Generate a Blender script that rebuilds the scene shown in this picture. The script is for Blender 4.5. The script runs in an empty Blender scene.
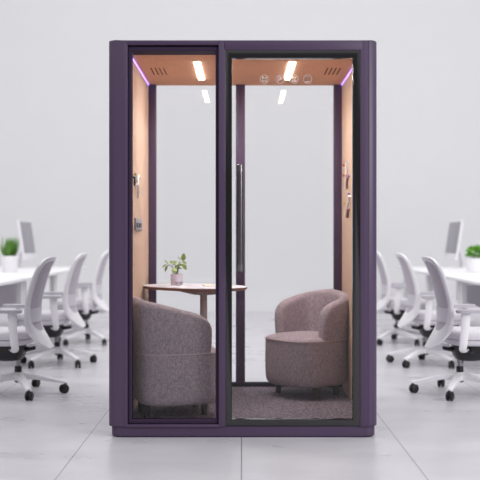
import bpy, bmesh, math, random
from mathutils import Vector, Matrix

random.seed(7)
S = bpy.context.scene
COL = S.collection
PI = math.pi


# ------------------------------------------------------------------ colours and materials
def lin(c):
    c = c / 255.0
    return c / 12.92 if c <= 0.04045 else ((c + 0.055) / 1.055) ** 2.4


def rgb(r, g, b):
    return (lin(r), lin(g), lin(b), 1.0)


def new_mat(name):
    m = bpy.data.materials.new(name)
    m.use_nodes = True
    return m, m.node_tree.nodes, m.node_tree.links, m.node_tree.nodes['Principled BSDF']


def plain(name, col, rough=0.5, metal=0.0, spec=0.5, noise=0.0, scale=40.0, bump=0.0, coat=0.0):
    m, n, l, p = new_mat(name)
    p.inputs['Base Color'].default_value = col
    p.inputs['Roughness'].default_value = rough
    p.inputs['Metallic'].default_value = metal
    p.inputs['Specular IOR Level'].default_value = spec
    p.inputs['Coat Weight'].default_value = coat
    if noise or bump:
        tc = n.new('ShaderNodeTexCoord')
        nz = n.new('ShaderNodeTexNoise')
        nz.inputs['Scale'].default_value = scale
        nz.inputs['Detail'].default_value = 4
        l.new(tc.outputs['Object'], nz.inputs['Vector'])
        if noise:
            mx = n.new('ShaderNodeMix')
            mx.data_type = 'RGBA'
            mx.inputs['A'].default_value = [max(0, c * (1 - noise)) for c in col[:3]] + [1]
            mx.inputs['B'].default_value = [min(1, c * (1 + noise)) for c in col[:3]] + [1]
            l.new(nz.outputs['Fac'], mx.inputs['Factor'])
            l.new(mx.outputs['Result'], p.inputs['Base Color'])
        if bump:
            b = n.new('ShaderNodeBump')
            b.inputs['Strength'].default_value = bump
            b.inputs['Distance'].default_value = 0.004
            l.new(nz.outputs['Fac'], b.inputs['Height'])
            l.new(b.outputs['Normal'], p.inputs['Normal'])
    return m


def fabric(name, c1, c2, scale=190.0, bump=0.3):
    """woven cloth: two yarn colours crossed, plus soft mottling"""
    m, n, l, p = new_mat(name)
    tc = n.new('ShaderNodeTexCoord')
    outs = []
    for st in ((1.0, 1.0, 0.22), (0.35, 0.35, 1.3)):
        mp = n.new('ShaderNodeMapping')
        mp.inputs['Scale'].default_value = st
        l.new(tc.outputs['Object'], mp.inputs['Vector'])
        nz = n.new('ShaderNodeTexNoise')
        nz.inputs['Scale'].default_value = scale
        nz.inputs['Detail'].default_value = 3
        nz.inputs['Roughness'].default_value = 0.65
        l.new(mp.outputs['Vector'], nz.inputs['Vector'])
        outs.append(nz.outputs['Fac'])
    ad = n.new('ShaderNodeMath')
    ad.operation = 'ADD'
    l.new(outs[0], ad.inputs[0])
    l.new(outs[1], ad.inputs[1])
    mr = n.new('ShaderNodeMapRange')
    mr.inputs['From Min'].default_value = 0.7
    mr.inputs['From Max'].default_value = 1.3
    l.new(ad.outputs[0], mr.inputs['Value'])
    mx = n.new('ShaderNodeMix')
    mx.data_type = 'RGBA'
    mx.inputs['A'].default_value = c1
    mx.inputs['B'].default_value = c2
    l.new(mr.outputs['Result'], mx.inputs['Factor'])
    l.new(mx.outputs['Result'], p.inputs['Base Color'])
    p.inputs['Roughness'].default_value = 0.95
    p.inputs['Specular IOR Level'].default_value = 0.2
    p.inputs['Sheen Weight'].default_value = 0.15
    b = n.new('ShaderNodeBump')
    b.inputs['Strength'].default_value = bump
    b.inputs['Distance'].default_value = 0.003
    l.new(ad.outputs[0], b.inputs['Height'])
    l.new(b.outputs['Normal'], p.inputs['Normal'])
    return m


def glow(name, col, strength):
    m, n, l, p = new_mat(name)
    p.inputs['Base Color'].default_value = (0.8, 0.8, 0.8, 1)
    p.inputs['Emission Color'].default_value = col
    p.inputs['Emission Strength'].default_value = strength
    return m


def glass_mat(name):
    m, n, l, p = new_mat(name)
    n.remove(p)
    out = n['Material Output']
    tr = n.new('ShaderNodeBsdfTransparent')
    tr.inputs['Color'].default_value = (1.0, 1.0, 1.0, 1)
    gl = n.new('ShaderNodeBsdfGlossy')
    gl.inputs['Roughness'].default_value = 0.0
    fr = n.new('ShaderNodeFresnel')
    fr.inputs['IOR'].default_value = 1.33
    mx = n.new('ShaderNodeMixShader')
    l.new(fr.outputs['Fac'], mx.inputs['Fac'])
    l.new(tr.outputs[0], mx.inputs[1])
    l.new(gl.outputs[0], mx.inputs[2])
    l.new(mx.outputs[0], out.inputs['Surface'])
    return m


def felt_mat(name, c1, c2):
    m, n, l, p = new_mat(name)
    tc = n.new('ShaderNodeTexCoord')
    nz = n.new('ShaderNodeTexNoise')
    nz.inputs['Scale'].default_value = 95
    nz.inputs['Detail'].default_value = 6
    l.new(tc.outputs['Object'], nz.inputs['Vector'])
    cr = n.new('ShaderNodeValToRGB')
    cr.color_ramp.elements[0].position = 0.35
    cr.color_ramp.elements[0].color = c1
    cr.color_ramp.elements[1].position = 0.65
    cr.color_ramp.elements[1].color = c2
    l.new(nz.outputs['Fac'], cr.inputs['Fac'])
    l.new(cr.outputs['Color'], p.inputs['Base Color'])
    p.inputs['Roughness'].default_value = 0.95
    p.inputs['Specular IOR Level'].default_value = 0.15
    return m


def tile_mat():
    m, n, l, p = new_mat('pale_polished_tile')
    tc = n.new('ShaderNodeTexCoord')
    sep = n.new('ShaderNodeSeparateXYZ')
    l.new(tc.outputs['Object'], sep.inputs[0])

    def joint(sock, period, w, off=0.0):
        a = n.new('ShaderNodeMath'); a.operation = 'ADD'; a.inputs[1].default_value = off + 100 * period + period / 2
        l.new(sock, a.inputs[0])
        b = n.new('ShaderNodeMath'); b.operation = 'MODULO'; b.inputs[1].default_value = period
        l.new(a.outputs[0], b.inputs[0])
        c = n.new('ShaderNodeMath'); c.operation = 'SUBTRACT'; c.inputs[1].default_value = period / 2
        l.new(b.outputs[0], c.inputs[0])
        d = n.new('ShaderNodeMath'); d.operation = 'ABSOLUTE'
        l.new(c.outputs[0], d.inputs[0])
        e = n.new('ShaderNodeMath'); e.operation = 'LESS_THAN'; e.inputs[1].default_value = w
        l.new(d.outputs[0], e.inputs[0])
        return e.outputs[0]
    jx = joint(sep.outputs['X'], 0.868, 0.0024)
    jy = joint(sep.outputs['Y'], 1.75, 0.0035, -0.02)
    jm = n.new('ShaderNodeMath'); jm.operation = 'MULTIPLY'; jm.inputs[1].default_value = 0.10
    l.new(jy, jm.inputs[0])
    mxj = n.new('ShaderNodeMath'); mxj.operation = 'MAXIMUM'
    l.new(jx, mxj.inputs[0]); l.new(jm.outputs[0], mxj.inputs[1])
    mp = n.new('ShaderNodeMapping')
    mp.inputs['Scale'].default_value = (0.9, 1.7, 1)
    mp.inputs['Location'].default_value = (37.3, 21.7, 4.37)
    l.new(tc.outputs['Object'], mp.inputs['Vector'])
    nz = n.new('ShaderNodeTexNoise'); nz.inputs['Scale'].default_value = 2.2; nz.inputs['Detail'].default_value = 4
    nz.inputs['Roughness'].default_value = 0.45
    l.new(mp.outputs['Vector'], nz.inputs['Vector'])
    cr = n.new('ShaderNodeValToRGB')
    cr.color_ramp.elements[0].position = 0.3
    cr.color_ramp.elements[0].color = rgb(187, 184, 190)
    cr.color_ramp.elements[1].position = 0.7
    cr.color_ramp.elements[1].color = rgb(204, 201, 206)
    l.new(nz.outputs['Fac'], cr.inputs['Fac'])
    mx = n.new('ShaderNodeMix'); mx.data_type = 'RGBA'
    mx.inputs['B'].default_value = rgb(112, 112, 116)
    l.new(mxj.outputs[0], mx.inputs['Factor'])
    l.new(cr.outputs['Color'], mx.inputs['A'])
    l.new(mx.outputs['Result'], p.inputs['Base Color'])
    rr = n.new('ShaderNodeMapRange')
    rr.inputs['To Min'].default_value = 0.22
    rr.inputs['To Max'].default_value = 0.36
    l.new(nz.outputs['Fac'], rr.inputs['Value'])
    l.new(rr.outputs['Result'], p.inputs['Roughness'])
    p.inputs['Specular IOR Level'].default_value = 0.4
    return m


M = {}
M['tile'] = tile_mat()
M['wall'] = plain('white_painted_wall', rgb(232, 232, 234), 0.85, noise=0.015, scale=3, spec=0.2)
M['purple'] = plain('purple_powder_coat', rgb(76, 59, 86), 0.42, noise=0.03, scale=300, spec=0.45)
M['gap'] = plain('dark_purple_seal', rgb(38, 29, 48), 0.8, spec=0.15)
M['purple_in'] = plain('purple_inner_frame', rgb(58, 44, 66), 0.75, spec=0.15)
M['black'] = plain('black_anodised_frame', rgb(25, 23, 25), 0.10, spec=0.9)
M['glass'] = glass_mat('clear_glass')
M['felt'] = felt_mat('peach_felt', rgb(204, 175, 154), rgb(216, 189, 169))
M['felt_ceiling'] = felt_mat('terracotta_felt', rgb(216, 165, 136), rgb(230, 181, 152))
M['slot'] = plain('vent_slot', rgb(70, 38, 34), 0.9)
M['carpet'] = None
M['led'] = glow('white_led_strip', rgb(255, 250, 247), 52)
M['violet'] = glow('violet_led_strip', (0.24, 0.16, 1.0, 1), 3.6)
M['chrome'] = plain('dark_brushed_metal', rgb(112, 108, 112), 0.25, metal=0.85)
M['chrome_light'] = plain('bright_brushed_metal', rgb(140, 136, 140), 0.25, metal=0.85)
M['decal'] = plain('white_print', rgb(236, 214, 206), 0.6)
M['sofa'] = fabric('mauve_grey_tweed', rgb(124, 111, 118), rgb(196, 181, 189))
M['piping'] = plain('pale_mauve_piping', rgb(196, 178, 182), 0.9, spec=0.2)
M['sofa_leg'] = plain('dark_stained_leg', rgb(52, 42, 42), 0.5, noise=0.2, scale=30)
M['table_top'] = plain('white_laminate', rgb(214, 212, 220), 0.45)
M['table_edge'] = plain('plywood_edge', rgb(150, 112, 98), 0.6, noise=0.15, scale=60)
M['pale_wood'] = plain('pale_grey_wood', rgb(186, 168, 166), 0.6, noise=0.12, scale=30)
M['pink_pot'] = plain('pale_pink_ceramic', rgb(204, 195, 210), 0.5, noise=0.05, scale=50)
M['soil'] = plain('dark_soil', rgb(58, 44, 36), 0.95, noise=0.4, scale=90, bump=0.5)
M['leaf'] = plain('olive_green_leaf', rgb(118, 140, 60), 0.45, noise=0.3, scale=45)
M['stem'] = plain('green_brown_stem', rgb(104, 112, 66), 0.6)
M['grass'] = plain('bright_green_blades', rgb(96, 144, 58), 0.5, noise=0.35, scale=20)
M['bush'] = plain('fresh_green_foliage', rgb(112, 172, 60), 0.5, noise=0.3, scale=25)
M['white_pot'] = plain('white_ceramic', rgb(236, 234, 238), 0.4)
M['ink'] = plain('dark_grey_ink', rgb(96, 84, 98), 0.7)
M['paper'] = plain('cream_paper', rgb(236, 226, 206), 0.8)
M['plastic'] = plain('white_plastic', rgb(238, 236, 240), 0.42, noise=0.01, scale=30)
M['mesh'] = fabric('grey_mesh_cloth', rgb(176, 170, 179), rgb(208, 202, 211), 200, 0.2)
M['lumbar'] = plain('light_grey_plastic', rgb(214, 211, 218), 0.5)
M['cushion'] = fabric('light_grey_upholstery', rgb(206, 203, 209), rgb(226, 223, 228), 160, 0.2)
M['armpad'] = plain('pale_grey_arm_pad', rgb(184, 180, 188), 0.5)
M['dark'] = plain('black_plastic', rgb(28, 27, 30), 0.45)
M['steel'] = plain('grey_steel', rgb(160, 158, 164), 0.3, metal=0.8)
M['desk'] = plain('white_desk_laminate', rgb(240, 239, 241), 0.4)
M['panel'] = plain('grey_modesty_panel', rgb(190, 186, 194), 0.7)
M['screen'] = plain('grey_blank_screen', rgb(150, 147, 155), 0.35, noise=0.05, scale=20)
M['socket'] = plain('grey_socket_plate', rgb(150, 145, 150), 0.45)
M['socket_dark'] = plain('dark_socket_insert', rgb(52, 47, 54), 0.4)
M['hook_white'] = plain('white_enamel', rgb(244, 240, 240), 0.3)
M['copper'] = plain('copper_metal', rgb(150, 92, 64), 0.35, metal=0.6)
M['red'] = plain('red_enamel', rgb(190, 40, 48), 0.4)
M['yellow'] = plain('yellow_enamel', rgb(206, 184, 70), 0.4)
M['lilac'] = plain('lilac_enamel', rgb(150, 130, 200), 0.4)


def carpet_mat():
    m, n, l, p = new_mat('speckled_grey_carpet')
    tc = n.new('ShaderNodeTexCoord')
    nz = n.new('ShaderNodeTexNoise'); nz.inputs['Scale'].default_value = 70; nz.inputs['Detail'].default_value = 4
    nz.inputs['Roughness'].default_value = 0.75
    l.new(tc.outputs['Object'], nz.inputs['Vector'])
    cr = n.new('ShaderNodeValToRGB')
    cr.color_ramp.elements[0].position = 0.36
    cr.color_ramp.elements[0].color = rgb(66, 58, 68)
    cr.color_ramp.elements[1].position = 0.66
    cr.color_ramp.elements[1].color = rgb(156, 146, 156)
    l.new(nz.outputs['Fac'], cr.inputs['Fac'])
    l.new(cr.outputs['Color'], p.inputs['Base Color'])
    p.inputs['Roughness'].default_value = 1.0
    p.inputs['Specular IOR Level'].default_value = 0.1
    b = n.new('ShaderNodeBump'); b.inputs['Strength'].default_value = 0.6; b.inputs['Distance'].default_value = 0.004
    l.new(nz.outputs['Fac'], b.inputs['Height'])
    l.new(b.outputs['Normal'], p.inputs['Normal'])
    return m


M['carpet'] = carpet_mat()


# ------------------------------------------------------------------ mesh helpers
def BM():
    return bmesh.new()


def add_box(bm, x0, x1, y0, y1, z0, z1, bev=0.0, seg=2):
    r = bmesh.ops.create_cube(bm, size=1.0)
    vs = r['verts']
    for v in vs:
        v.co = Vector(((x0 + x1) / 2 + v.co.x * (x1 - x0), (y0 + y1) / 2 + v.co.y * (y1 - y0), (z0 + z1) / 2 + v.co.z * (z1 - z0)))
    if bev > 0:
        es = list({e for v in vs for e in v.link_edges})
        bmesh.ops.bevel(bm, geom=es, offset=bev, segments=seg, affect='EDGES', profile=0.5)


def add_frame(bm, x0, x1, z0, z1, l, r, b, t, y0, y1, bev=0.0):
    """closed rectangular frame standing in the x-z plane; l, r, b, t = widths of its four sides"""
    o = [(x0, z0), (x1, z0), (x1, z1), (x0, z1)]
    i = [(x0 + l, z0 + b), (x1 - r, z0 + b), (x1 - r, z1 - t), (x0 + l, z1 - t)]
    L = [[bm.verts.new((x, y, z)) for x, z in q] for q, y in ((o, y0), (i, y0), (i, y1), (o, y1))]
    es = []
    for k in range(4):
        A, B = L[k], L[(k + 1) % 4]
        for j in range(4):
            bm.faces.new((A[j], A[(j + 1) % 4], B[(j + 1) % 4], B[j]))
        for j in range(4):
            es.append(bm.edges.get((A[j], A[(j + 1) % 4])))
    if bev > 0:
        bmesh.ops.bevel(bm, geom=es, offset=bev, segments=2, affect='EDGES', profile=0.5)


def add_prism(bm, pts, z0, z1, bev=0.0, seg=2):
    """vertical extrusion of a plan outline (counter-clockwise)"""
    a = [bm.verts.new((x, y, z0)) for x, y in pts]
    b = [bm.verts.new((x, y, z1)) for x, y in pts]
    n = len(pts)
    f0 = bm.faces.new(a[::-1])
    f1 = bm.faces.new(b)
    for i in range(n):
        bm.faces.new((a[i], a[(i + 1) % n], b[(i + 1) % n], b[i]))
    if bev > 0:
        es = list(f0.edges) + list(f1.edges)
        bmesh.ops.bevel(bm, geom=es, offset=bev, segments=seg, affect='EDGES', profile=0.5)


def add_tube(bm, pts, rad, seg=10, flat=None, cap=True):
    """round (or flattened: flat=(width_scale, up_vector)) tube along points; rad number or list"""
    pts = [Vector(p) for p in pts]
    n = len(pts)
    rads = rad if isinstance(rad, (list, tuple)) else [rad] * n
    up = Vector((0, 0, 1)) if flat is None else Vector(flat[1])
    rings = []
    for i, p in enumerate(pts):
        t = (pts[min(i + 1, n - 1)] - pts[max(i - 1, 0)]).normalized()
        u = up if abs(t.dot(up)) < 0.95 else Vector((1, 0, 0))
        s = t.cross(u).normalized()
        w = s.cross(t).normalized()
        k = 1.0 if flat is None else flat[0]
        rings.append([bm.verts.new(p + s * (rads[i] * k * math.cos(2 * PI * j / seg)) + w * (rads[i] * math.sin(2 * PI * j / seg))) for j in range(seg)])
    for i in range(n - 1):
        for j in range(seg):
            bm.faces.new((rings[i][j], rings[i][(j + 1) % seg], rings[i + 1][(j + 1) % seg], rings[i + 1][j]))
    if cap:
        bm.faces.new(rings[0][::-1])
        bm.faces.new(rings[-1])


def add_lathe(bm, prof, seg=24, cx=0.0, cy=0.0, mat=None):
    """profile [(r, z)...] turned about z; mat transforms the result"""
    rings = []
    for r, z in prof:
        if r < 1e-6:
            rings.append([bm.verts.new((cx, cy, z))])
        else:
            rings.append([bm.verts.new((cx + r * math.cos(2 * PI * j / seg), cy + r * math.sin(2 * PI * j / seg), z)) for j in range(seg)])
    for a, b in zip(rings, rings[1:]):
        for j in range(seg):
            k = (j + 1) % seg
            if len(a) == 1 and len(b) == 1:
                continue
            if len(a) == 1:
                bm.faces.new((a[0], b[j], b[k]))
            elif len(b) == 1:
                bm.faces.new((a[j], a[k], b[0]))
            else:
                bm.faces.new((a[j], a[k], b[k], b[j]))
    if len(rings[0]) > 1:
        bm.faces.new(rings[0][::-1])
    if len(rings[-1]) > 1:
        bm.faces.new(rings[-1])
    if mat is not None:
        bmesh.ops.transform(bm, matrix=mat, verts=[v for ring in rings for v in ring])


def loft(bm, rings, closed=True, cap=True):
    rs = [[bm.verts.new(p) for p in r] for r in rings]
    n = len(rs[0])
    for a, b in zip(rs, rs[1:]):
        for j in range(n if closed else n - 1):
            bm.faces.new((a[j], a[(j + 1) % n], b[(j + 1) % n], b[j]))
    if cap and closed:
        bm.faces.new(rs[0][::-1])
        bm.faces.new(rs[-1])
    return rs


def obj(name, bm, mat, parent=None, smooth=35, loc=None):
    bmesh.ops.recalc_face_normals(bm, faces=bm.faces)
    me = bpy.data.meshes.new(name)
    bm.to_mesh(me)
    bm.free()
    mats = mat if isinstance(mat, (list, tuple)) else [mat]
    for mm in mats:
        me.materials.append(mm)
    if smooth:
        me.shade_smooth()
        me.set_sharp_from_angle(angle=math.radians(smooth))
    o = bpy.data.objects.new(name, me)
    COL.objects.link(o)
    if parent is not None:
        o.parent = parent
    if loc is not None:
        o.location = loc
    return o


def tag(o, label, cat, group=None):
    o['label'] = label
    o['category'] = cat
    if group:
        o['group'] = group
    return o


def thing(name, label, cat, loc=(0, 0, 0), rz=0.0, group=None):
    o = bpy.data.objects.new(name, None)
    COL.objects.link(o)
    o.empty_display_size = 0.1
    o.location = loc
    o.rotation_euler = (0, 0, rz)
    return tag(o, label, cat, group)


def struct(name, bm, mat, smooth=0):
    o = obj(name, bm, mat, None, smooth)
    o['kind'] = 'structure'
    return o


def dup(root, loc, rz, label):
    def cp(o, par):
        c = o.copy()
        COL.objects.link(c)
        c.parent = par
        for ch in list(o.children):
            cp(ch, c)
        return c
    r = cp(root, None)
    r.location = loc
    r.rotation_euler = (0, 0, rz)
    r['label'] = label
    return r


def superellipse(a, n, k, b=None):
    b = b or a
    out = []
    for i in range(k):
        t = 2 * PI * i / k
        c, s = math.cos(t), math.sin(t)
        out.append((a * math.copysign(abs(c) ** (2 / n), c), b * math.copysign(abs(s) ** (2 / n), s)))
    return out


def se_point(a, n, t):
    """point of the superellipse in direction t (true polar angle)"""
    c, s = math.cos(t), math.sin(t)
    r = a / ((abs(c) ** n + abs(s) ** n) ** (1 / n))
    return Vector((r * c, r * s, 0))


# ------------------------------------------------------------------ the room
CAM_Y, CAM_H, F = -5.404, 1.13, 960.0
FLOOR_BACK = 9.06

bm = BM(); add_box(bm, -14, 14, -12, FLOOR_BACK, -0.1, 0.0); struct('floor', bm, M['tile'])
bm = BM(); add_box(bm, -14, 14, FLOOR_BACK, FLOOR_BACK + 0.15, -0.1, 5.5); struct('wall_back', bm, M['wall'])

# ------------------------------------------------------------------ the pod
XL, XR, D = -0.751, 0.768, 1.42          # outer left, outer right, depth
IL, IR = -0.655, 0.707                   # inner wall faces
ZT, ZP = 2.239, 0.062                    # top, top of the plinth
FL, CE = 0.075, 2.205                    # carpet, ceiling
pod = thing('office_pod', 'purple soundproof office booth with glass front and glass door in the middle of the room', 'office booth', (0, 0, 0))


def round_side(sx, x_out, x_in, y0, y1, r, k=6):
    """plan outline of a side wall with its two outer corners rounded"""
    pts = []
    if sx < 0:
        pts += [(x_in, y0), (x_in, y1)]
        for i in range(k + 1):
            t = PI / 2 + PI / 2 * i / k
            pts.append((x_out + r + r * math.cos(t), y1 - r + r * math.sin(t)))
        for i in range(k + 1):
            t = PI + PI / 2 * i / k
            pts.append((x_out + r + r * math.cos(t), y0 + r + r * math.sin(t)))
    else:
        pts += [(x_in, y1), (x_in, y0)]
        for i in range(k + 1):
            t = -PI / 2 + PI / 2 * i / k
            pts.append((x_out - r + r * math.cos(t), y0 + r + r * math.sin(t)))
        for i in range(k + 1):
            t = PI / 2 * i / k
            pts.append((x_out - r + r * math.cos(t), y1 - r + r * math.sin(t)))
    return pts


# the purple shell: two side walls with their corner posts, roof, plinth
FLX, FRX = -0.6417, 0.6687               # edges of the front opening
bm = BM(); add_prism(bm, round_side(-1, XL, IL - 0.012, 0, D, 0.04), ZP, ZT, 0.006); obj('side_wall', bm, M['purple'], pod)
bm = BM(); add_prism(bm, round_side(1, XR, IR + 0.012, 0, D, 0.055), ZP, ZT, 0.006); obj('side_wall', bm, M['purple'], pod)
bm = BM(); add_box(bm, IL - 0.02, IR + 0.02, 0.003, D - 0.003, CE + 0.008, ZT - 0.001); obj('roof', bm, M['purple'], pod)
px0, px1 = XL + 0.014, XR - 0.010
pl = round_side(-1, px0, 0.0, 0.012, D - 0.012, 0.045)
pr = round_side(1, px1, 0.0, 0.012, D - 0.012, 0.055)
bm = BM(); add_prism(bm, pl[2:] + pr[2:], 0.006, ZP, 0.004); obj('plinth', bm, M['purple'], pod)
bm = BM(); add_prism(bm, [(x * 0.985, 0.03 + (y - 0.03) * 0.985) for x, y in pl[2:] + pr[2:]], 0.0, 0.010); obj('foot_strip', bm, M['gap'], pod)

# front: posts, mullion, rails
MX0, MX1 = -0.1295, -0.0895
for x0, x1 in ((IL - 0.014, FLX), (FRX, IR + 0.014)):
    bm = BM(); add_box(bm, x0, x1, 0.001, 0.07, ZP, ZT - 0.004, 0.002); obj('corner_post', bm, M['purple'], pod)
bm = BM(); add_box(bm, MX0, MX1, 0.0, 0.09, ZP, ZT - 0.002, 0.004); obj('mullion', bm, M['purple'], pod)
bm = BM()
add_box(bm, FLX - 0.01, MX0 + 0.01, 0.0, 0.06, 2.219, ZT - 0.001, 0.003)
add_box(bm, MX1 - 0.01, FRX + 0.01, 0.0, 0.06, 2.183, ZT - 0.001, 0.003)
obj('top_rail', bm, M['purple'], pod)
bm = BM()
add_box(bm, FLX - 0.01, MX0 + 0.01, 0.0, 0.06, ZP - 0.004, 0.0735, 0.003)
obj('bottom_rail', bm, M['purple'], pod)

# fixed window left of the door: seal, inner frame, pane
fx0, fx1, fz0, fz1 = FLX + 0.003, MX0 - 0.003, 0.0765, 2.216
win = None
bm = BM()
add_frame(bm, fx0, fx1, fz0, fz1 - 0.012, 0.019, 0.014, 0.022, 0.020, 0.016, 0.075, 0.003)
add_box(bm, fx0 + 0.004, fx1 - 0.004, 0.07, 0.17, 2.1865, 2.2035)
win = obj('window_frame', bm, M['purple_in'], pod)
bm = BM()
add_box(bm, FLX - 0.004, fx0 + 0.004, 0.030, 0.07, fz0, 2.222)
add_box(bm, fx1 - 0.004, MX0 + 0.004, 0.030, 0.07, fz0, 2.222)
add_box(bm, FLX, MX0, 0.034, 0.07, 2.20, 2.222)
add_box(bm, FLX, MX0, 0.030, 0.07, 0.072, 0.080)
obj('seal', bm, M['gap'], win)
bm = BM(); add_box(bm, fx0 + 0.012, fx1 - 0.010, 0.040, 0.048, fz0 + 0.015, 2.19); obj('glass_pane', bm, M['glass'], win)

# the door: black frame, pane, handle, printed symbols
dx0, dx1, dz0, dz1 = -0.0885, 0.6675, 0.066, 2.182
bm = BM()
add_frame(bm, dx0, dx1, dz0, dz1, 0.0345, 0.040, 0.035, 0.0433, 0.004, 0.05, 0.003)
door = obj('door', bm, M['black'], pod)
bm = BM(); add_box(bm, -0.062, 0.636, 0.020, 0.028, 0.092, 2.147); obj('glass_pane', bm, M['glass'], door)
bm = BM()
hx = -0.008
add_tube(bm, [(hx, -0.045, 0.955), (hx, -0.045, 1.515)], 0.0178, 16)
hd = obj('handle', bm, M['chrome'], door)
for z0, z1, zm in ((1.49, 1.535, 1.50), (0.935, 0.98, 0.97)):
    bm = BM()
    add_tube(bm, [(hx, -0.045, z0), (hx, -0.045, z0 + 0.004), (hx, -0.045, z1 - 0.004), (hx, -0.045, z1)], [0.012, 0.0182, 0.0182, 0.012], 16)
    add_tube(bm, [(hx, -0.045, zm), (hx, 0.020, zm)], 0.010, 12)
    obj('handle_mount', bm, M['chrome_light'], hd)['label'] = 'lighter metal end cap'


def on_glass(bm, pts, w, closed=False):
    """flat printed stroke on the door pane, pts = (x, z)"""
    y0, y1 = 0.0186, 0.0199
    n = len(pts)
    for i in range(n if closed else n - 1):
        a, b = Vector(pts[i]), Vector(pts[(i + 1) % n])
        d = (b - a)
        if d.length < 1e-6:
            continue
        d.normalize()
        q = Vector((-d.y, d.x)) * w / 2
        a2, b2 = a - d * w * 0.3, b + d * w * 0.3
        c = [a2 + q, b2 + q, b2 - q, a2 - q]
        f = [bm.verts.new((p.x, y0, p.y)) for p in c]
        g = [bm.verts.new((p.x, y1, p.y)) for p in c]
        bm.faces.new(f); bm.faces.new(g[::-1])
        for k in range(4):
            bm.faces.new((f[k], g[k], g[(k + 1) % 4], f[(k + 1) % 4]))


def circ(cx, cz, r, k=28, t0=0.0, t1=2 * PI):
    return [(cx + r * math.cos(t0 + (t1 - t0) * i / k), cz + r * math.sin(t0 + (t1 - t0) * i / k)) for i in range(k + 1)]


ZI = 2.0215
for i, cx in enumerate((0.130, 0.2165, 0.297, 0.3735)):
    bm = BM()
    on_glass(bm, circ(cx, ZI, 0.0235), 0.0042)
    k = 0.0125
    if i == 0:
        on_glass(bm, [(cx - k * 0.8, ZI - k), (cx - k * 0.8, ZI + k)], 0.006)
        on_glass(bm, [(cx + k, ZI + k), (cx - k * 0.3, ZI), (cx + k, ZI - k)], 0.006)
        on_glass(bm, [(cx - k * 0.6, ZI), (cx + k * 0.2, ZI)], 0.010)
    elif i == 1:
        on_glass(bm, [(cx - k * 0.7, ZI - k), (cx - k * 0.7, ZI + k), (cx + k * 0.5, ZI + k), (cx + k * 0.9, ZI + k * 0.4), (cx + k * 0.5, ZI - k * 0.2), (cx - k * 0.7, ZI - k * 0.2)], 0.0042)
        on_glass(bm, [(cx + k * 0.3, ZI + k * 0.4), (cx + k * 0.7, ZI + k * 0.4)], 0.007)
    elif i == 2:
        on_glass(bm, [(cx - k, ZI + k), (cx + k, ZI - k)], 0.0042)
        on_glass(bm, [(cx - k, ZI - k), (cx + k, ZI + k)], 0.0042)
        on_glass(bm, [(cx - k * 0.6, ZI - k * 1.1), (cx + k * 0.6, ZI - k * 1.1)], 0.004)
    else:
        on_glass(bm, circ(cx, ZI + k * 0.55, k * 0.55, 16), 0.0036)
        on_glass(bm, circ(cx, ZI - k * 1.1, k * 0.95, 14, 0.0, PI), 0.0042)
        on_glass(bm, [(cx - k * 0.95, ZI - k * 1.1), (cx + k * 0.95, ZI - k * 1.1)], 0.0036)
    obj('printed_symbol', bm, M['decal'], door, smooth=0)

# inside: carpet, felt walls, felt ceiling
bm = BM(); add_box(bm, IL - 0.01, IR + 0.01, 0.05, D - 0.04, ZP - 0.004, FL); obj('carpet', bm, M['carpet'], pod, 0)
BY = 1.357                                # front of the back frame
bm = BM(); add_box(bm, IL - 0.013, IL, 0.07, BY + 0.01, FL - 0.002, CE + 0.004); lw = obj('wall_panel', bm, M['felt'], pod, 0)
bm = BM(); add_box(bm, IR, IR + 0.013, 0.07, BY + 0.01, FL - 0.002, CE + 0.004); rw = obj('wall_panel', bm, M['felt'], pod, 0)
bm = BM(); add_box(bm, IL - 0.01, IR + 0.01, 0.06, D - 0.01, CE, CE + 0.010); ce = obj('ceiling_panel', bm, M['felt_ceiling'], pod, 0)
for x0 in (-0.580, 0.545):                # four slots each
    bm = BM()
    for k in range(4):
        add_box(bm, x0 + k * 0.027, x0 + k * 0.027 + 0.0075, 0.70, 0.95, CE - 0.0015, CE + 0.002)
    obj('air_vent', bm, M['slot'], ce, 0)
for x0 in (-0.290, 0.2945):
    bm = BM(); add_box(bm, x0, x0 + 0.035, 0.488, 1.127, CE - 0.004, CE + 0.001); obj('ceiling_light', bm, M['led'], ce, 0)
for x0, x1 in ((IL, IL + 0.005), (IR - 0.005, IR)):
    bm = BM(); add_box(bm, x0, x1, 0.10, BY - 0.005, CE - 0.0075, CE - 0.003); obj('violet_light_strip', bm, M['violet'], ce, 0)

# back: purple posts, rail, pane
bm = BM(); add_box(bm, IL - 0.01, IL + 0.052, BY, D - 0.002, FL - 0.002, CE, 0.003); obj('rear_post', bm, M['purple'], pod)
bm = BM(); add_box(bm, IR - 0.055, IR + 0.01, BY, D - 0.002, FL - 0.002, CE, 0.003); obj('rear_post', bm, M['purple'], pod)
bm = BM(); add_box(bm, -0.040, 0.025, BY, D - 0.002, FL - 0.002, CE, 0.003); obj('rear_post', bm, M['purple'], pod)
bm = BM(); add_box(bm, IL, IR, BY, D - 0.002, FL - 0.002, FL + 0.027, 0.003); obj('rear_rail', bm, M['gap'], pod)
for x0, x1 in ((IL + 0.05, -0.038), (0.023, IR - 0.053)):
    bm = BM(); add_box(bm, x0, x1, BY + 0.022, BY + 0.030, FL + 0.022, CE + 0.003); obj('rear_glass', bm, M['glass'], pod, 0)

# socket plate and coat hooks on the felt walls
bm = BM(); add_box(bm, IL, IL + 0.010, 0.46, 0.83, 1.170, 1.246, 0.003); so = obj('socket_plate', bm, M['socket'], lw)
bm = BM()
add_box(bm, IL + 0.008, IL + 0.013, 0.50, 0.64, 1.190, 1.218, 0.002)
add_box(bm, IL + 0.008, IL + 0.013, 0.66, 0.79, 1.190, 1.218, 0.002)
obj('socket_insert', bm, M['socket_dark'], so)


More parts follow.
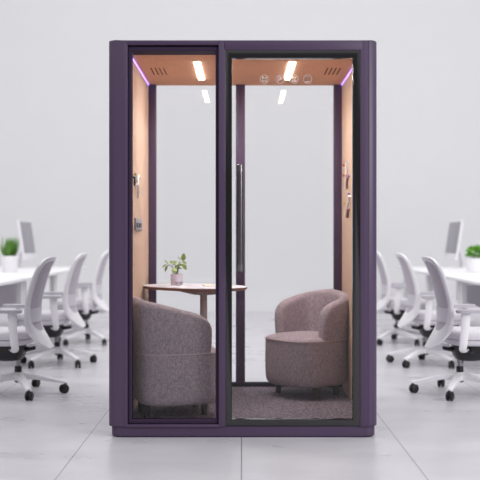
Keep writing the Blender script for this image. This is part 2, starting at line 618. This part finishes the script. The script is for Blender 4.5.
def coat_hook(par, xw, sx, bars, pegs):
    """wall ornament with bent bars and small pegs to hang coats on; sx points into the room.
    bars: (name, material, radius, stand-off, [(y, z)...]); pegs: (material, y, z)"""
    hk = None
    for nm, mt, r, off, path in bars:
        b = BM()
        pts = [(xw + sx * off, y, z) for y, z in path]
        add_tube(b, [(xw, path[0][0], path[0][1])] + pts, r, 8)
        o = obj(nm, b, mt, par if hk is None else hk)
        hk = hk or o
    for mt, y, z in pegs:
        b = BM()
        add_lathe(b, [(0.004, 0.0), (0.004, 0.008), (0.009, 0.010), (0.009, 0.016), (0.005, 0.018)], 14,
                  mat=Matrix.Translation((xw, y, z)) @ Matrix.Rotation(sx * PI / 2, 4, 'Y'))
        obj('peg', b, mt, hk)
    return hk


coat_hook(lw, IL, 1,
          [('coat_hook', M['hook_white'], 0.008, 0.013, [(0.43, 1.500), (0.50, 1.465), (0.56, 1.435), (0.575, 1.400), (0.585, 1.375)]),
           ('hook_arm', M['hook_white'], 0.008, 0.013, [(0.60, 1.515), (0.54, 1.480), (0.47, 1.445)]),
           ('hook_prong', M['socket_dark'], 0.006, 0.011, [(0.385, 1.490), (0.375, 1.465), (0.38, 1.440)])],
          [(M['yellow'], 0.42, 1.510), (M['socket_dark'], 0.63, 1.500)])
coat_hook(rw, IR, -1,
          [('coat_hook', M['hook_white'], 0.008, 0.013, [(0.95, 1.627), (0.955, 1.55), (0.98, 1.50), (1.01, 1.445)]),
           ('hook_prong', M['copper'], 0.007, 0.011, [(0.90, 1.515), (0.92, 1.48), (0.93, 1.450)])],
          [(M['red'], 1.13, 1.618), (M['red'], 1.13, 1.547), (M['lilac'], 0.83, 1.525)])
coat_hook(rw, IR, -1,
          [('coat_hook', M['hook_white'], 0.008, 0.013, [(0.79, 1.390), (0.84, 1.340), (0.93, 1.310), (0.97, 1.265)]),
           ('hook_prong', M['copper'], 0.007, 0.011, [(0.86, 1.310), (0.89, 1.285), (0.90, 1.258)])],
          [(M['lilac'], 0.85, 1.412), (M['yellow'], 1.08, 1.358)])


# ------------------------------------------------------------------ armchairs
def make_armchair(label, group, open_deg, legs, n=3.1):
    t = thing('tub_armchair', label, 'armchair', group=group)
    a = 0.243 if n < 3.3 else 0.247
    K = 64
    # upholstered drum seat
    prof = [(0.80, 0.078), (0.90, 0.081), (0.955, 0.096), (0.985, 0.115), (1.0, 0.15), (1.005, 0.23), (1.0, 0.33), (0.997, 0.365),
            (0.985, 0.380), (0.95, 0.391), (0.88, 0.399), (0.7, 0.408), (0.4, 0.414), (0.12, 0.416)]
    bm = BM()
    loft(bm, [[Vector((x * s, y * s, z)) for x, y in superellipse(a, n, K)] for s, z in prof])
    obj('seat', bm, M['sofa'], t, 60)
    bm = BM()
    pts = [Vector((x * 1.004, y * 1.004, 0.379)) for x, y in superellipse(a, n, K)]
    rings = []
    for i in range(K):
        p = pts[i]; nrm = Vector((p.x, p.y, 0)).normalized()
        rings.append([p + nrm * 0.0045 * math.cos(q) + Vector((0, 0, 0.0045 * math.sin(q))) for q in (0, PI / 3, 2 * PI / 3, PI, 4 * PI / 3, 5 * PI / 3)])
    rs = [[bm.verts.new(p) for p in r] for r in rings]
    for i in range(K):
        for j in range(6):
            bm.faces.new((rs[i][j], rs[i][(j + 1) % 6], rs[(i + 1) % K][(j + 1) % 6], rs[(i + 1) % K][j]))
    obj('piping', bm, M['piping'], t, 60)
    # wrap-around back
    half = math.radians(180 - open_deg)
    NS = 72
    thick = 0.074
    rings = []
    for i in range(NS + 1):
        u = -1 + 2 * i / NS
        u = math.copysign(1 - (1 - abs(u)) ** 1.25, u)      # denser toward the ends
        ang = PI + u * half
        p = se_point(a + 0.004, n, ang)
        e = 0.004
        tg = (se_point(a, n, ang + e) - se_point(a, n, ang - e)).normalized()
        nrm = Vector((tg.y, -tg.x, 0))
        if nrm.dot(p) < 0:
            nrm = -nrm
        au = abs(u)
        top = 0.700 - (0.100 if n < 3.3 else 0.115) * au ** 1.5
        s0 = 0.80
        q = max(0.0, (au - s0) / (1 - s0))
        fall = (1 - q ** 2.6) ** (1 / 2.6)
        zb = 0.376
        H = zb + (top - zb) * (0.60 + 0.40 * fall)
        q2 = max(0.0, (au - 0.93) / 0.07)
        th = thick * (0.45 + 0.55 * math.sqrt(max(0, 1 - q2 ** 2)))
        mid = p - nrm * thick / 2
        ring = []
        rr = th / 2
        hh = H - zb

        def P(off, z):
            lean = 0.018 * ((z - zb) / 0.33)
            bulge = 0.006 * math.sin(PI * min(1, (z - zb) / max(hh, 0.01)))
            return mid + nrm * (off + lean + (bulge if off > 0 else 0)) + Vector((0, 0, z))
        ring.append(P(rr * 0.96, zb))
        for kk in range(1, 5):
            ring.append(P(rr, zb + (hh - rr) * kk / 4))
        for kk in range(1, 8):
            w = PI * kk / 8
            ring.append(P(rr * math.cos(w), H - rr + rr * math.sin(w)))
        for kk in range(4, 0, -1):
            ring.append(P(-rr, zb + (hh - rr) * kk / 4))
        ring.append(P(-rr * 0.96, zb))
        rings.append(ring)
    bm = BM()
    loft(bm, rings)
    back = obj('backrest', bm, M['sofa'], t, 60)
    # stitched seam up the middle of the inner back
    bm = BM()
    xi = -a - 0.004 + thick
    add_tube(bm, [(xi + 0.0005, 0, 0.41), (xi - 0.008, 0, 0.55), (xi - 0.0145, 0, 0.655)], 0.0022, 6)
    obj('seam', bm, M['sofa'], back)
    for lx, ly in legs:
        bm = BM()
        add_tube(bm, [(lx, ly, 0.10), (lx * 1.02, ly * 1.02, 0.0)], [0.022, 0.018], 14)
        obj('leg', bm, M['sofa_leg'], t)
    return t


GA = 'tub armchairs in the booth'
arm = make_armchair('mauve grey tub armchair behind the fixed window, seen from behind under the table', GA, 54,
                    ((0.155, 0.100), (0.155, -0.100), (-0.185, 0.075), (-0.185, -0.075)), 3.5)
arm.location = (-0.402, 0.352, FL)
arm.rotation_euler = (0, 0, math.radians(19))
arm = make_armchair('mauve grey tub armchair behind the glass door, seat towards us, by right felt wall', GA, 74,
                    ((0.085, 0.181), (0.085, -0.181), (-0.173, 0.10), (-0.173, -0.10)))
arm.location = (0.434, 1.022, FL)
arm.rotation_euler = (0, 0, math.radians(-141))

# ------------------------------------------------------------------ booth table
TZ = 0.808
table = thing('pedestal_table', 'small oval white topped table on a pale wooden pedestal inside the booth', 'table', (-0.250, 0.93, FL))
to = TZ - FL
a_, b_, rot = 0.382, 0.272, math.radians(-42)


def oval(k, s, dz):
    out = []
    for x, y in superellipse(a_ * s, 2.25, 72, b_ * s):
        X = x * math.cos(rot) - y * math.sin(rot)
        Y = x * math.sin(rot) + y * math.cos(rot)
        out.append(Vector((X - 0.058, Y, dz)))
    return out


bm = BM(); loft(bm, [oval(0, 0.992, to - 0.004), oval(0, 1.0, to - 0.003), oval(0, 1.0, to - 0.001), oval(0, 0.995, to)]); tt = obj('table_top', bm, M['table_top'], table, 40)
bm = BM(); loft(bm, [oval(0, 0.955, to - 0.021), oval(0, 0.985, to - 0.014), oval(0, 0.998, to - 0.0032)]); obj('edge_band', bm, M['table_edge'], tt, 40)
bm = BM()
for an in (0.0, PI / 2):
    c, s = math.cos(an), math.sin(an)
    prof = [(-0.19, to - 0.021), (-0.19, to - 0.028), (-0.06, to - 0.058), (0.06, to - 0.058), (0.19, to - 0.028), (0.19, to - 0.021)]
    f = [[bm.verts.new((r * c - w * s, r * s + w * c, z)) for r, z in prof] for w in (-0.028, 0.028)]
    bm.faces.new(f[0]); bm.faces.new(f[1][::-1])
    for i in range(6):
        bm.faces.new((f[0][i], f[0][(i + 1) % 6], f[1][(i + 1) % 6], f[1][i]))
obj('bracket', bm, M['pale_wood'], table, 0)
bm = BM(); add_tube(bm, [(0, 0, 0.02), (0, 0, 0.1), (0, 0, to - 0.05)], [0.030, 0.025, 0.0235], 20); obj('column', bm, M['pale_wood'], table)
bm = BM(); add_lathe(bm, [(0.185, 0.0), (0.185, 0.010), (0.175, 0.016), (0.04, 0.024), (0.0, 0.026)], 40); obj('base', bm, M['pale_wood'], table)

# notepad
bm = BM(); add_box(bm, -0.035, 0.035, -0.05, 0.05, 0.0, 0.006, 0.001)
nb = obj('notepad', bm, M['paper'], None, 20, (-0.215, 0.90, TZ))
nb.rotation_euler = (0, 0, 0.25)
tag(nb, 'cream notepad lying on the white oval table', 'notepad')


def leaf(bm, base, tip, w, nrm, cup=0.25):
    """pointed oval blade from base to tip, folded a little along the midrib"""
    base, tip = Vector(base), Vector(tip)
    ax = tip - base
    L = ax.length
    ax.normalize()
    nv = Vector(nrm)
    sd = ax.cross(nv).normalized()
    up = sd.cross(ax).normalized()
    rows = []
    K = 7
    for i in range(K + 1):
        t = i / K
        ww = w * (math.sin(PI * t ** 0.8) ** 0.8 if 0 < t < 1 else 0.02)
        c = base + ax * (L * t) + up * (-0.10 * L * (t - 0.5) ** 2 * 2)
        rows.append([c - sd * ww + up * ww * cup, c, c + sd * ww + up * ww * cup])
    vs = [[bm.verts.new(p) for p in r] for r in rows]
    v2 = [[bm.verts.new(p - up * 0.0012) for p in r] for r in rows]
    for i in range(K):
        for j in range(2):
            bm.faces.new((vs[i][j], vs[i][j + 1], vs[i + 1][j + 1], vs[i + 1][j]))
            bm.faces.new((v2[i][j], v2[i + 1][j], v2[i + 1][j + 1], v2[i][j + 1]))
        bm.faces.new((vs[i][0], vs[i + 1][0], v2[i + 1][0], v2[i][0]))
        bm.faces.new((vs[i][2], v2[i][2], v2[i + 1][2], vs[i + 1][2]))
    bm.faces.new((vs[0][0], v2[0][0], v2[0][1], vs[0][1]))
    bm.faces.new((vs[0][1], v2[0][1], v2[0][2], vs[0][2]))
    bm.faces.new((vs[K][0], vs[K][1], v2[K][1], v2[K][0]))
    bm.faces.new((vs[K][1], vs[K][2], v2[K][2], v2[K][1]))


# potted plant on the booth table
pp = thing('potted_plant', 'small leafy plant in a pink pot with two closed eyes on the booth table', 'plant', (-0.433, 1.00, TZ))
bm = BM(); add_lathe(bm, [(0.036, 0.0), (0.039, 0.003), (0.0405, 0.074), (0.0395, 0.076), (0.036, 0.075), (0.0355, 0.064), (0.0, 0.064)], 32); pot = obj('pot', bm, M['pink_pot'], pp)
bm = BM(); add_lathe(bm, [(0.0354, 0.060), (0.034, 0.067), (0.02, 0.070), (0.0, 0.069)], 24); obj('soil', bm, M['soil'], pp)
for ex in (0.006, 0.031):
    bm = BM()
    pts = []
    for i in range(9):
        t = PI + PI * i / 8
        x = ex + 0.0095 * math.cos(t)
        y = -math.sqrt(max(0.0, 0.0402 ** 2 - x * x)) - 0.0003
        pts.append((x, y, 0.024 + 0.0085 * math.sin(t)))
    add_tube(bm, pts, 0.0025, 6)
    obj('painted_eye', bm, M['ink'], pot)
bs = BM(); bl = BM()
LV = [  # tip centre x, y, z, length, width, direction of growth (x, y, z), face normal
    (0.045, 0.01, 0.189, 0.052, 0.0165, (0.1, 0, 1), (0.2, -1, 0.1)),
    (-0.035, 0.00, 0.153, 0.036, 0.013, (-1, -0.3, 0.05), (0, -0.7, 0.7)),
    (-0.007, -0.01, 0.153, 0.032, 0.013, (1, 0.3, 0.1), (0, -0.7, 0.7)),
    (-0.069, -0.01, 0.112, 0.046, 0.010, (-0.35, 0, -1), (-0.5, -1, 0.2)),
    (-0.085, 0.02, 0.128, 0.034, 0.008, (-1, 0.2, -0.7), (0, -0.6, 0.8)),
    (-0.071, 0.03, 0.156, 0.042, 0.006, (-0.8, 0.3, 0.9), (0.4, -0.5, 0.8)),
    (-0.013, -0.03, 0.100, 0.048, 0.020, (-0.35, -0.6, -0.7), (0.1, -1, 0.4)),
    (0.006, 0.01, 0.131, 0.040, 0.010, (0.9, 0.2, 0.6), (-0.2, -0.7, 0.7)),
    (0.029, -0.02, 0.134, 0.034, 0.013, (0.9, -0.5, 0.2), (0, -0.6, 0.8)),
    (0.054, -0.01, 0.122, 0.048, 0.015, (0.6, -0.1, -0.9), (0.4, -1, 0.4)),
    (0.051, 0.02, 0.150, 0.034, 0.011, (0.9, 0.2, -0.4), (0.1, -0.8, 0.7)),
    (0.015, 0.03, 0.181, 0.032, 0.006, (-0.8, 0.2, 0.7), (0.2, -0.5, 0.8)),
    (0.020, 0.03, 0.112, 0.034, 0.010, (1, 0.4, -0.1), (0, -0.6, 0.8)),
    (-0.030, 0.05, 0.140, 0.036, 0.012, (-0.5, 0.9, 0.2), (0, 0.2, 1)),
    (0.020, 0.055, 0.150, 0.036, 0.012, (0.3, 0.9, 0.2), (0, 0.2, 1)),
]
for x, y, z, L, w, d, nv in LV:
    dv = Vector(d).normalized()
    c = Vector((x, y, z))
    b0, t0 = c - dv * L * 0.5, c + dv * L * 0.5
    leaf(bl, b0, t0, w, nv)
    root = Vector((x * 0.12, y * 0.12, 0.066))
    mid = root.lerp(b0, 0.55) + Vector((-x * 0.12, -y * 0.12, 0.022))
    add_tube(bs, [root, mid, b0], [0.0020, 0.0016, 0.0011], 6)
obj('foliage', bl, M['leaf'], pp, 50)
obj('stems', bs, M['stem'], pp)


# ------------------------------------------------------------------ swivel chairs along the desks
def lerp_tab(tab, z):
    for (z0, a0), (z1, a1) in zip(tab, tab[1:]):
        if z <= z1:
            k = (z - z0) / (z1 - z0)
            return a0 + (a1 - a0) * max(0, min(1, k))
    return tab[-1][1]


BX = [(0.335, -0.250), (0.37, -0.222), (0.42, -0.184), (0.48, -0.158), (0.56, -0.146), (0.66, -0.156), (0.78, -0.184), (0.90, -0.218), (0.985, -0.258)]
BC = [(0.335, 0.09), (0.46, 0.068), (0.56, 0.050), (0.70, 0.05), (0.99, 0.04)]
BW = [(0.335, 0.06), (0.345, 0.095), (0.37, 0.135), (0.41, 0.170), (0.47, 0.198), (0.55, 0.215), (0.70, 0.226), (0.85, 0.222), (0.92, 0.212), (0.955, 0.195), (0.975, 0.165), (0.985, 0.12)]


def bx(y, z, off=0.0):
    """x of the curved back at (y, z)"""
    zs = [z - 0.03, z, z + 0.03]
    x = sum(lerp_tab(BX, q) for q in zs) / 3
    return x + lerp_tab(BC, z) * (abs(y) / 0.22) ** 2 + off


def make_office_chair(label, group):
    t = thing('office_chair', label, 'office chair', group=group)
    # seat
    bm = BM()
    out = [(0.12 + x, y) for x, y in superellipse(0.235, 3.6, 48, 0.235)]

    def ring(s, z):
        return [Vector((0.12 + (x - 0.12) * s, y * s, z + 0.012 * math.cos((x - 0.12) / 0.235 * PI / 2) * (-1 if z > 0.43 else 0))) for x, y in out]
    loft(bm, [ring(0.94, 0.405), ring(0.99, 0.412), ring(1.0, 0.430), ring(0.995, 0.455), ring(0.96, 0.470), ring(0.85, 0.476), ring(0.4, 0.478), ring(0.05, 0.478)])
    obj('seat', bm, M['cushion'], t, 50)
    bm = BM()
    loft(bm, [ring(0.80, 0.362), ring(0.93, 0.368), ring(0.97, 0.385), ring(0.97, 0.404)])
    obj('seat_pan', bm, M['lumbar'], t, 50)
    # tilt mechanism under the seat
    bm = BM()
    sh = superellipse(1.0, 2.8, 32, 1.0)
    loft(bm, [[Vector((cx + x * rx, y * ry, z)) for x, y in sh] for cx, rx, ry, z in
              ((0.07, 0.06, 0.05, 0.240), (0.08, 0.11, 0.085, 0.252), (0.095, 0.145, 0.115, 0.285), (0.11, 0.165, 0.135, 0.325), (0.12, 0.175, 0.145, 0.360))])
    add_tube(bm, [(-0.03, 0.0, 0.315), (-0.13, 0.0, 0.335)], 0.018, 10, (1.6, (0, 0, 1)))
    add_tube(bm, [(0.04, -0.10, 0.318), (0.04, -0.235, 0.325)], 0.009, 8)
    obj('tilt_mechanism', bm, M['dark'], t, 50)
    # column
    bm = BM(); add_lathe(bm, [(0.015, 0.19), (0.015, 0.26)], 16); obj('gas_piston', bm, M['steel'], t)
    bm = BM(); add_lathe(bm, [(0.024, 0.085), (0.026, 0.09), (0.026, 0.195), (0.022, 0.200)], 18); obj('column_sleeve', bm, M['dark'], t)
    # five-star base
    bm = BM()
    add_lathe(bm, [(0.036, 0.098), (0.044, 0.106), (0.042, 0.150), (0.034, 0.158)], 24)
    for k in range(5):
        c, s = math.cos(2 * PI * k / 5), math.sin(2 * PI * k / 5)
        rows = []
        for r, w, zt, zb in ((0.02, 0.030, 0.153, 0.104), (0.12, 0.026, 0.140, 0.104), (0.24, 0.022, 0.111, 0.084), (0.325, 0.019, 0.090, 0.070), (0.345, 0.012, 0.084, 0.072)):
            rows.append([Vector((r * c - q * s, r * s + q * c, z)) for q, z in ((-w, zb), (w, zb), (w, zt - 0.006), (w * 0.6, zt), (-w * 0.6, zt), (-w, zt - 0.006))])
        loft(bm, rows)
    base = obj('star_base', bm, M['plastic'], t, 30)
    for k in range(5):
        an = 2 * PI * k / 5
        c, s = math.cos(an), math.sin(an)
        bm = BM()
        sw = an + 0.9 * math.sin(k * 2.3 + 1)             # castors swivelled at random
        for off in (-0.014, 0.014):
            mt = Matrix.Translation((0.335 * c, 0.335 * s, 0.031)) @ Matrix.Rotation(sw, 4, 'Z') @ Matrix.Translation((-0.012, off, 0)) @ Matrix.Rotation(PI / 2, 4, 'X')
            add_lathe(bm, [(0.024, -0.010), (0.031, -0.006), (0.031, 0.006), (0.024, 0.010)], 22, mat=mt)
        add_tube(bm, [(0.335 * c, 0.335 * s, 0.03), (0.335 * c, 0.335 * s, 0.074)], 0.011, 10)
        obj('castor', bm, M['dark'], base)
    # back: closed white frame with a solid lower yoke
    outer = [(w, z) for z, w in BW] + [(0.06, 0.989)]
    dens = []
    for (w0, z0), (w1, z1) in zip(outer, outer[1:]):
        m = max(1, int(math.hypot(w1 - w0, z1 - z0) / 0.02))
        dens += [(w0 + (w1 - w0) * q / m, z0 + (z1 - z0) * q / m) for q in range(m)]
    dens.append(outer[-1])
    O = dens + [(-w, z) for w, z in dens[::-1]]

    def inn(w, z):
        if z > 0.70:
            zi = 0.70 + (z - 0.70) * 0.89
        else:
            zi = 0.70 + (z - 0.70) * 0.66
        return (w * 0.85, zi)
    I = [inn(w, z) for w, z in O]
    n = len(O)
    bm = BM()
    T = 0.016
    loops = []
    for pts, off in ((O, T * 0.6), (O, -T * 0.6), (None, -T), (I, -T * 0.6), (I, T * 0.6), (None, T)):
        if pts is None:
            pts = [((a[0] + b[0]) / 2, (a[1] + b[1]) / 2) for a, b in zip(O, I)]
        loops.append([bm.verts.new((bx(y, z, off), y, z)) for y, z in pts])
    for k in range(6):
        A, B = loops[k], loops[(k + 1) % 6]
        for i in range(n):
            bm.faces.new((A[i], A[(i + 1) % n], B[(i + 1) % n], B[i]))
    add_tube(bm, [(bx(0, 0.36), 0, 0.355), (-0.16, 0, 0.335), (-0.08, 0, 0.335)], [0.030, 0.026, 0.022], 10)
    fr = obj('back_frame', bm, M['plastic'], t, 60)
    half = [(z, w) for w, z in [inn(w, z) for w, z in dens]]

    def sheet(z0, z1, off, th, rows, grow):
        b = BM()
        f, g = [], []
        for i in range(rows + 1):
            z = z0 + (z1 - z0) * i / rows
            w = lerp_tab(half, z) + grow
            f.append([b.verts.new((bx(w * q / 8, z, off + th / 2), w * q / 8, z)) for q in range(-8, 9)])
            g.append([b.verts.new((bx(w * q / 8, z, off - th / 2), w * q / 8, z)) for q in range(-8, 9)])
        for i in range(rows):
            for j in range(16):
                b.faces.new((f[i][j], f[i][j + 1], f[i + 1][j + 1], f[i + 1][j]))
                b.faces.new((g[i][j], g[i + 1][j], g[i + 1][j + 1], g[i][j + 1]))
            b.faces.new((f[i][0], f[i + 1][0], g[i + 1][0], g[i][0]))
            b.faces.new((f[i][16], g[i][16], g[i + 1][16], f[i + 1][16]))
        for j in range(16):
            b.faces.new((f[0][j], g[0][j], g[0][j + 1], f[0][j + 1]))
            b.faces.new((f[rows][j], f[rows][j + 1], g[rows][j + 1], g[rows][j]))
        return b
    obj('mesh_back', sheet(half[0][0] - 0.004, half[-1][0] + 0.004, 0.0, 0.005, 26, 0.006), M['mesh'], t, 60)
    obj('lumbar_band', sheet(0.525, 0.625, -0.004, 0.012, 5, 0.004), M['lumbar'], t, 60)
    # arms
    for sy in (-1, 1):
        bm = BM()
        pad = [(0.045 + x, sy * 0.275 + y) for x, y in superellipse(0.135, 3.2, 36, 0.043)]
        add_prism(bm, pad, 0.602, 0.625, 0.007)
        ap = obj('armrest', bm, M['armpad'], t, 40)
        bm = BM()
        y0 = sy * 0.275
        path = [(-0.020, y0, 0.603), (-0.022, y0, 0.57), (-0.026, y0 * 1.02, 0.50), (-0.038, y0 * 1.02, 0.40), (-0.042, y0 * 0.99, 0.350), (-0.030, y0 * 0.90, 0.333), (0.02, y0 * 0.45, 0.333)]
        add_tube(bm, path, [0.034, 0.033, 0.031, 0.029, 0.027, 0.024, 0.02], 10, (0.38, (1, 0, 0)))
        obj('arm_support', bm, M['plastic'], ap, 50)
    return t


CH = make_office_chair('white swivel chair with grey mesh back, nearest of the row left of the booth', 'swivel chairs along the white desks')
CH.location = (-1.61, 1.52, 0)
CH.rotation_euler = (0, 0, PI)


def spin(chair, deg):
    for c in chair.children:
        if c.name.startswith('star_base'):
            c.rotation_euler = (0, 0, math.radians(deg))


spin(CH, 187)
rows = [
    ((-1.635, 3.12, 0), PI, 180 + 24, 'white swivel chair with grey mesh back, middle of the row left of the booth'),
    ((-1.655, 4.85, 0), PI, 180 + 24, 'white swivel chair with grey mesh back, farthest of the row left of the booth'),
    ((1.575, 1.52, 0), 0, 173, 'white swivel chair with grey mesh back, nearest of the row right of the booth'),
    ((1.635, 3.12, 0), 0, 180 - 24, 'white swivel chair with grey mesh back, middle of the row right of the booth'),
    ((1.655, 4.85, 0), 0, 180 - 24, 'white swivel chair with grey mesh back, farthest of the row right of the booth'),
]
for loc, rz, sp, lab in rows:
    spin(dup(CH, loc, rz, lab), sp)


# ------------------------------------------------------------------ desks
def make_desk(label, group):
    """local: front edge (chair side) at x = 0, extends to x = 1.55; y from 0 to 1.64"""
    t = thing('office_desk', label, 'desk', group=group)
    bm = BM(); add_box(bm, 0.0, 1.55, 0.002, 1.638, 0.712, 0.740, 0.004); obj('desk_top', bm, M['desk'], t, 40)
    for x in (0.10, 1.45):
        for y in (0.05, 1.59):
            bm = BM(); add_box(bm, x - 0.027, x + 0.027, y - 0.027, y + 0.027, 0.0, 0.712, 0.004); obj('leg', bm, M['desk'], t, 40)
    bm = BM()
    for y in (0.05, 1.59):
        add_box(bm, 0.10, 1.45, y - 0.018, y + 0.018, 0.665, 0.711, 0.003)
    add_box(bm, 0.74, 0.80, 0.05, 1.59, 0.665, 0.711, 0.003)
    obj('crossbar', bm, M['desk'], t, 40)
    bm = BM(); add_box(bm, 0.76, 0.78, 0.09, 1.55, 0.30, 0.66, 0.003); obj('modesty_panel', bm, M['panel'], t, 40)
    return t


DX = 2.05
GD = 'white desks in the two rows'
d0 = make_desk('long white desk left of the booth, nearest of its row', GD)
d0.location = (-DX, 2.30 + 1.64, 0)
d0.rotation_euler = (0, 0, PI)
for i, y in enumerate((3.94, 5.58)):
    dup(d0, (-DX, y + 1.64, 0), PI, ('long white desk left of the booth carrying a grass plant', 'white desk left of the booth at the far end, under the blank screen')[i])
for i, y in enumerate((2.30, 3.94, 5.58)):
    dup(d0, (DX, y, 0), 0, ('long white desk right of the booth, nearest of its row', 'long white desk right of the booth carrying a bushy plant', 'white desk right of the booth at the far end, under the blank screen')[i])


# ------------------------------------------------------------------ monitors: screen faces local +x
def make_monitor(label, group):
    t = thing('desktop_monitor', label, 'monitor', group=group)
    tl = math.radians(9)

    def tilt(bmx):
        bmesh.ops.transform(bmx, matrix=Matrix.Translation((0, 0, 0.12)) @ Matrix.Rotation(-tl, 4, 'Y') @ Matrix.Translation((0, 0, -0.12)), verts=bmx.verts)
        return bmx
    bm = BM(); add_box(bm, -0.030, 0.0, -0.335, 0.335, 0.112, 0.600, 0.008); sh = obj('casing', tilt(bm), M['white_pot'], t, 40)
    bm = BM(); add_box(bm, -0.004, 0.002, -0.315, 0.315, 0.186, 0.585, 0.0008); s = obj('screen', tilt(bm), M['screen'], t, 30)
    bm = BM()
    rows = [[Vector((x + dx, y, z)) for dx, y in ((-0.006, -0.09), (0.006, -0.09), (0.006, 0.09), (-0.006, 0.09))] for x, z in ((-0.155, 0.008), (-0.150, 0.10), (-0.120, 0.21), (-0.085, 0.285))]
    loft(bm, rows)
    add_box(bm, -0.16, 0.06, -0.10, 0.10, 0.0, 0.010, 0.003)
    obj('stand', bm, M['white_pot'], t, 40)
    return t


MN = make_monitor('white desktop monitor with blank grey screen on the left desks', 'monitors on the desks')
MN.location = (-2.665, 6.75, 0.74)
dup(MN, (2.635, 6.75, 0.74), PI, 'white desktop monitor with blank grey screen on the right desks')

# ------------------------------------------------------------------ desk plants
gp = thing('grass_plant', 'spiky grass-like plant in a white cylinder pot on the left desks', 'plant', (-2.585, 5.30, 0.74))
POT = [(0.080, 0.0), (0.086, 0.004), (0.092, 0.176), (0.090, 0.180), (0.082, 0.178), (0.080, 0.160), (0.0, 0.160)]
bm = BM(); add_lathe(bm, POT, 36); obj('pot', bm, M['white_pot'], gp)
bm = BM(); add_lathe(bm, [(0.0795, 0.150), (0.078, 0.164), (0.0, 0.168)], 24); obj('soil', bm, M['soil'], gp)
bm = BM()
for i in range(96):
    an = i * 2.39996
    r = 0.068 * math.sqrt(random.random())
    L = random.uniform(0.12, 0.25)
    sp = random.uniform(0.0, 0.22) * (0.3 + r / 0.068)
    b0 = Vector((r * math.cos(an), r * math.sin(an), 0.163))
    t0 = b0 + Vector((math.cos(an) * L * sp, math.sin(an) * L * sp, L * 0.96))
    leaf(bm, b0, t0, random.uniform(0.006, 0.010), (math.cos(an + 0.6), math.sin(an + 0.6), 0.3))
obj('foliage', bm, M['grass'], gp, 50)

bp = thing('bushy_plant', 'round bushy bright green plant in a white pot on the right desks', 'plant', (2.615, 5.30, 0.74))
bm = BM(); add_lathe(bm, [(0.10, 0.0), (0.106, 0.004), (0.112, 0.150), (0.110, 0.154), (0.102, 0.152), (0.10, 0.136), (0.0, 0.136)], 36); obj('pot', bm, M['white_pot'], bp)
bm = BM(); add_lathe(bm, [(0.0995, 0.126), (0.098, 0.140), (0.0, 0.145)], 24); obj('soil', bm, M['soil'], bp)
bm = BM()
for i in range(240):
    an = random.uniform(0, 2 * PI)
    el = math.asin(random.uniform(-0.15, 1.0))
    R = random.uniform(0.06, 0.108)
    c = Vector((R * 1.12 * math.cos(an) * math.cos(el), R * 1.12 * math.sin(an) * math.cos(el), 0.185 + R * 1.05 * math.sin(el)))
    d = Vector((math.cos(an) * math.cos(el), math.sin(an) * math.cos(el), math.sin(el) + 0.4)).normalized()
    d = (d + Vector((random.uniform(-.5, .5), random.uniform(-.5, .5), random.uniform(-.5, .3)))).normalized()
    L = random.uniform(0.03, 0.05)
    leaf(bm, c - d * L / 2, c + d * L / 2, random.uniform(0.010, 0.016), (random.uniform(-.5, .5), random.uniform(-.5, .5), 1))
for i in range(14):
    an = 2 * PI * i / 14
    add_tube(bm, [(0.02 * math.cos(an), 0.02 * math.sin(an), 0.140), (0.07 * math.cos(an), 0.07 * math.sin(an), 0.20)], 0.003, 5)
obj('foliage', bm, M['bush'], bp, 50)


# ------------------------------------------------------------------ light
w = bpy.data.worlds.new('daylit_hall')
S.world = w
w.use_nodes = True
wn, wl = w.node_tree.nodes, w.node_tree.links
bg = wn['Background']
tc = wn.new('ShaderNodeTexCoord')
sp_ = wn.new('ShaderNodeSeparateXYZ')
wl.new(tc.outputs['Generated'], sp_.inputs[0])
cr = wn.new('ShaderNodeValToRGB')
cr.color_ramp.elements[0].position = 0.28
cr.color_ramp.elements[0].color = (0.12, 0.12, 0.125, 1)
cr.color_ramp.elements[1].position = 0.6
cr.color_ramp.elements[1].color = (1.0, 1.0, 1.02, 1)
wl.new(sp_.outputs['Z'], cr.inputs['Fac'])
wl.new(cr.outputs['Color'], bg.inputs['Color'])
bg.inputs['Strength'].default_value = 1.28


def area(name, loc, target, sx, sy, power, col=(1, 1, 1), spread=180):
    L = bpy.data.lights.new(name, 'AREA')
    L.shape = 'RECTANGLE'
    L.size, L.size_y = sx, sy
    L.energy = power
    L.color = col
    L.spread = math.radians(spread)
    o = bpy.data.objects.new(name, L)
    COL.objects.link(o)
    o.location = loc
    o.rotation_euler = (Vector(target) - Vector(loc)).to_track_quat('-Z', 'Y').to_euler()
    return o


for x0 in (-0.290, 0.2945):              # the two lamps in the booth ceiling shine mostly downwards
    o = area('booth_lamp', (x0 + 0.0185, 0.8075, CE - 0.006), (x0 + 0.0185, 0.8075, 0), 0.032, 0.63, 4.2, (1.0, 0.975, 0.96), 128)
    o.rotation_euler = (0, 0, 0)
area('right_fill_light', (5.5, -4.5, 3.2), (0.3, 1.5, 0.8), 3.0, 2.5, 260)  # added fill, no window there: makes the booth's right side brighter than its left
area('back_wall_fill', (0.0, 2.0, 6.5), (0.0, 9.0, 1.0), 12.0, 3.0, 200)  # added overhead fill, not a hall fixture: lifts the back wall's brightness

# ------------------------------------------------------------------ camera
cd = bpy.data.cameras.new('camera')
cam = bpy.data.objects.new('camera', cd)
COL.objects.link(cam)
cam.location = (0, CAM_Y, CAM_H)
cam.rotation_euler = (PI / 2, 0, 0)
cd.sensor_width = 36
cd.lens = 36 * F / 480
cd.shift_x = -1.5 / 480
cd.shift_y = -3.0 / 480
cd.dof.use_dof = True
cd.dof.focus_distance = 5.6
cd.dof.aperture_fstop = 2.0
S.camera = cam

S.view_settings.view_transform = 'Standard'
S.view_settings.look = 'None'
S.view_settings.gamma = 1
S.view_settings.exposure = 0.0
S.view_settings.use_curve_mapping = False
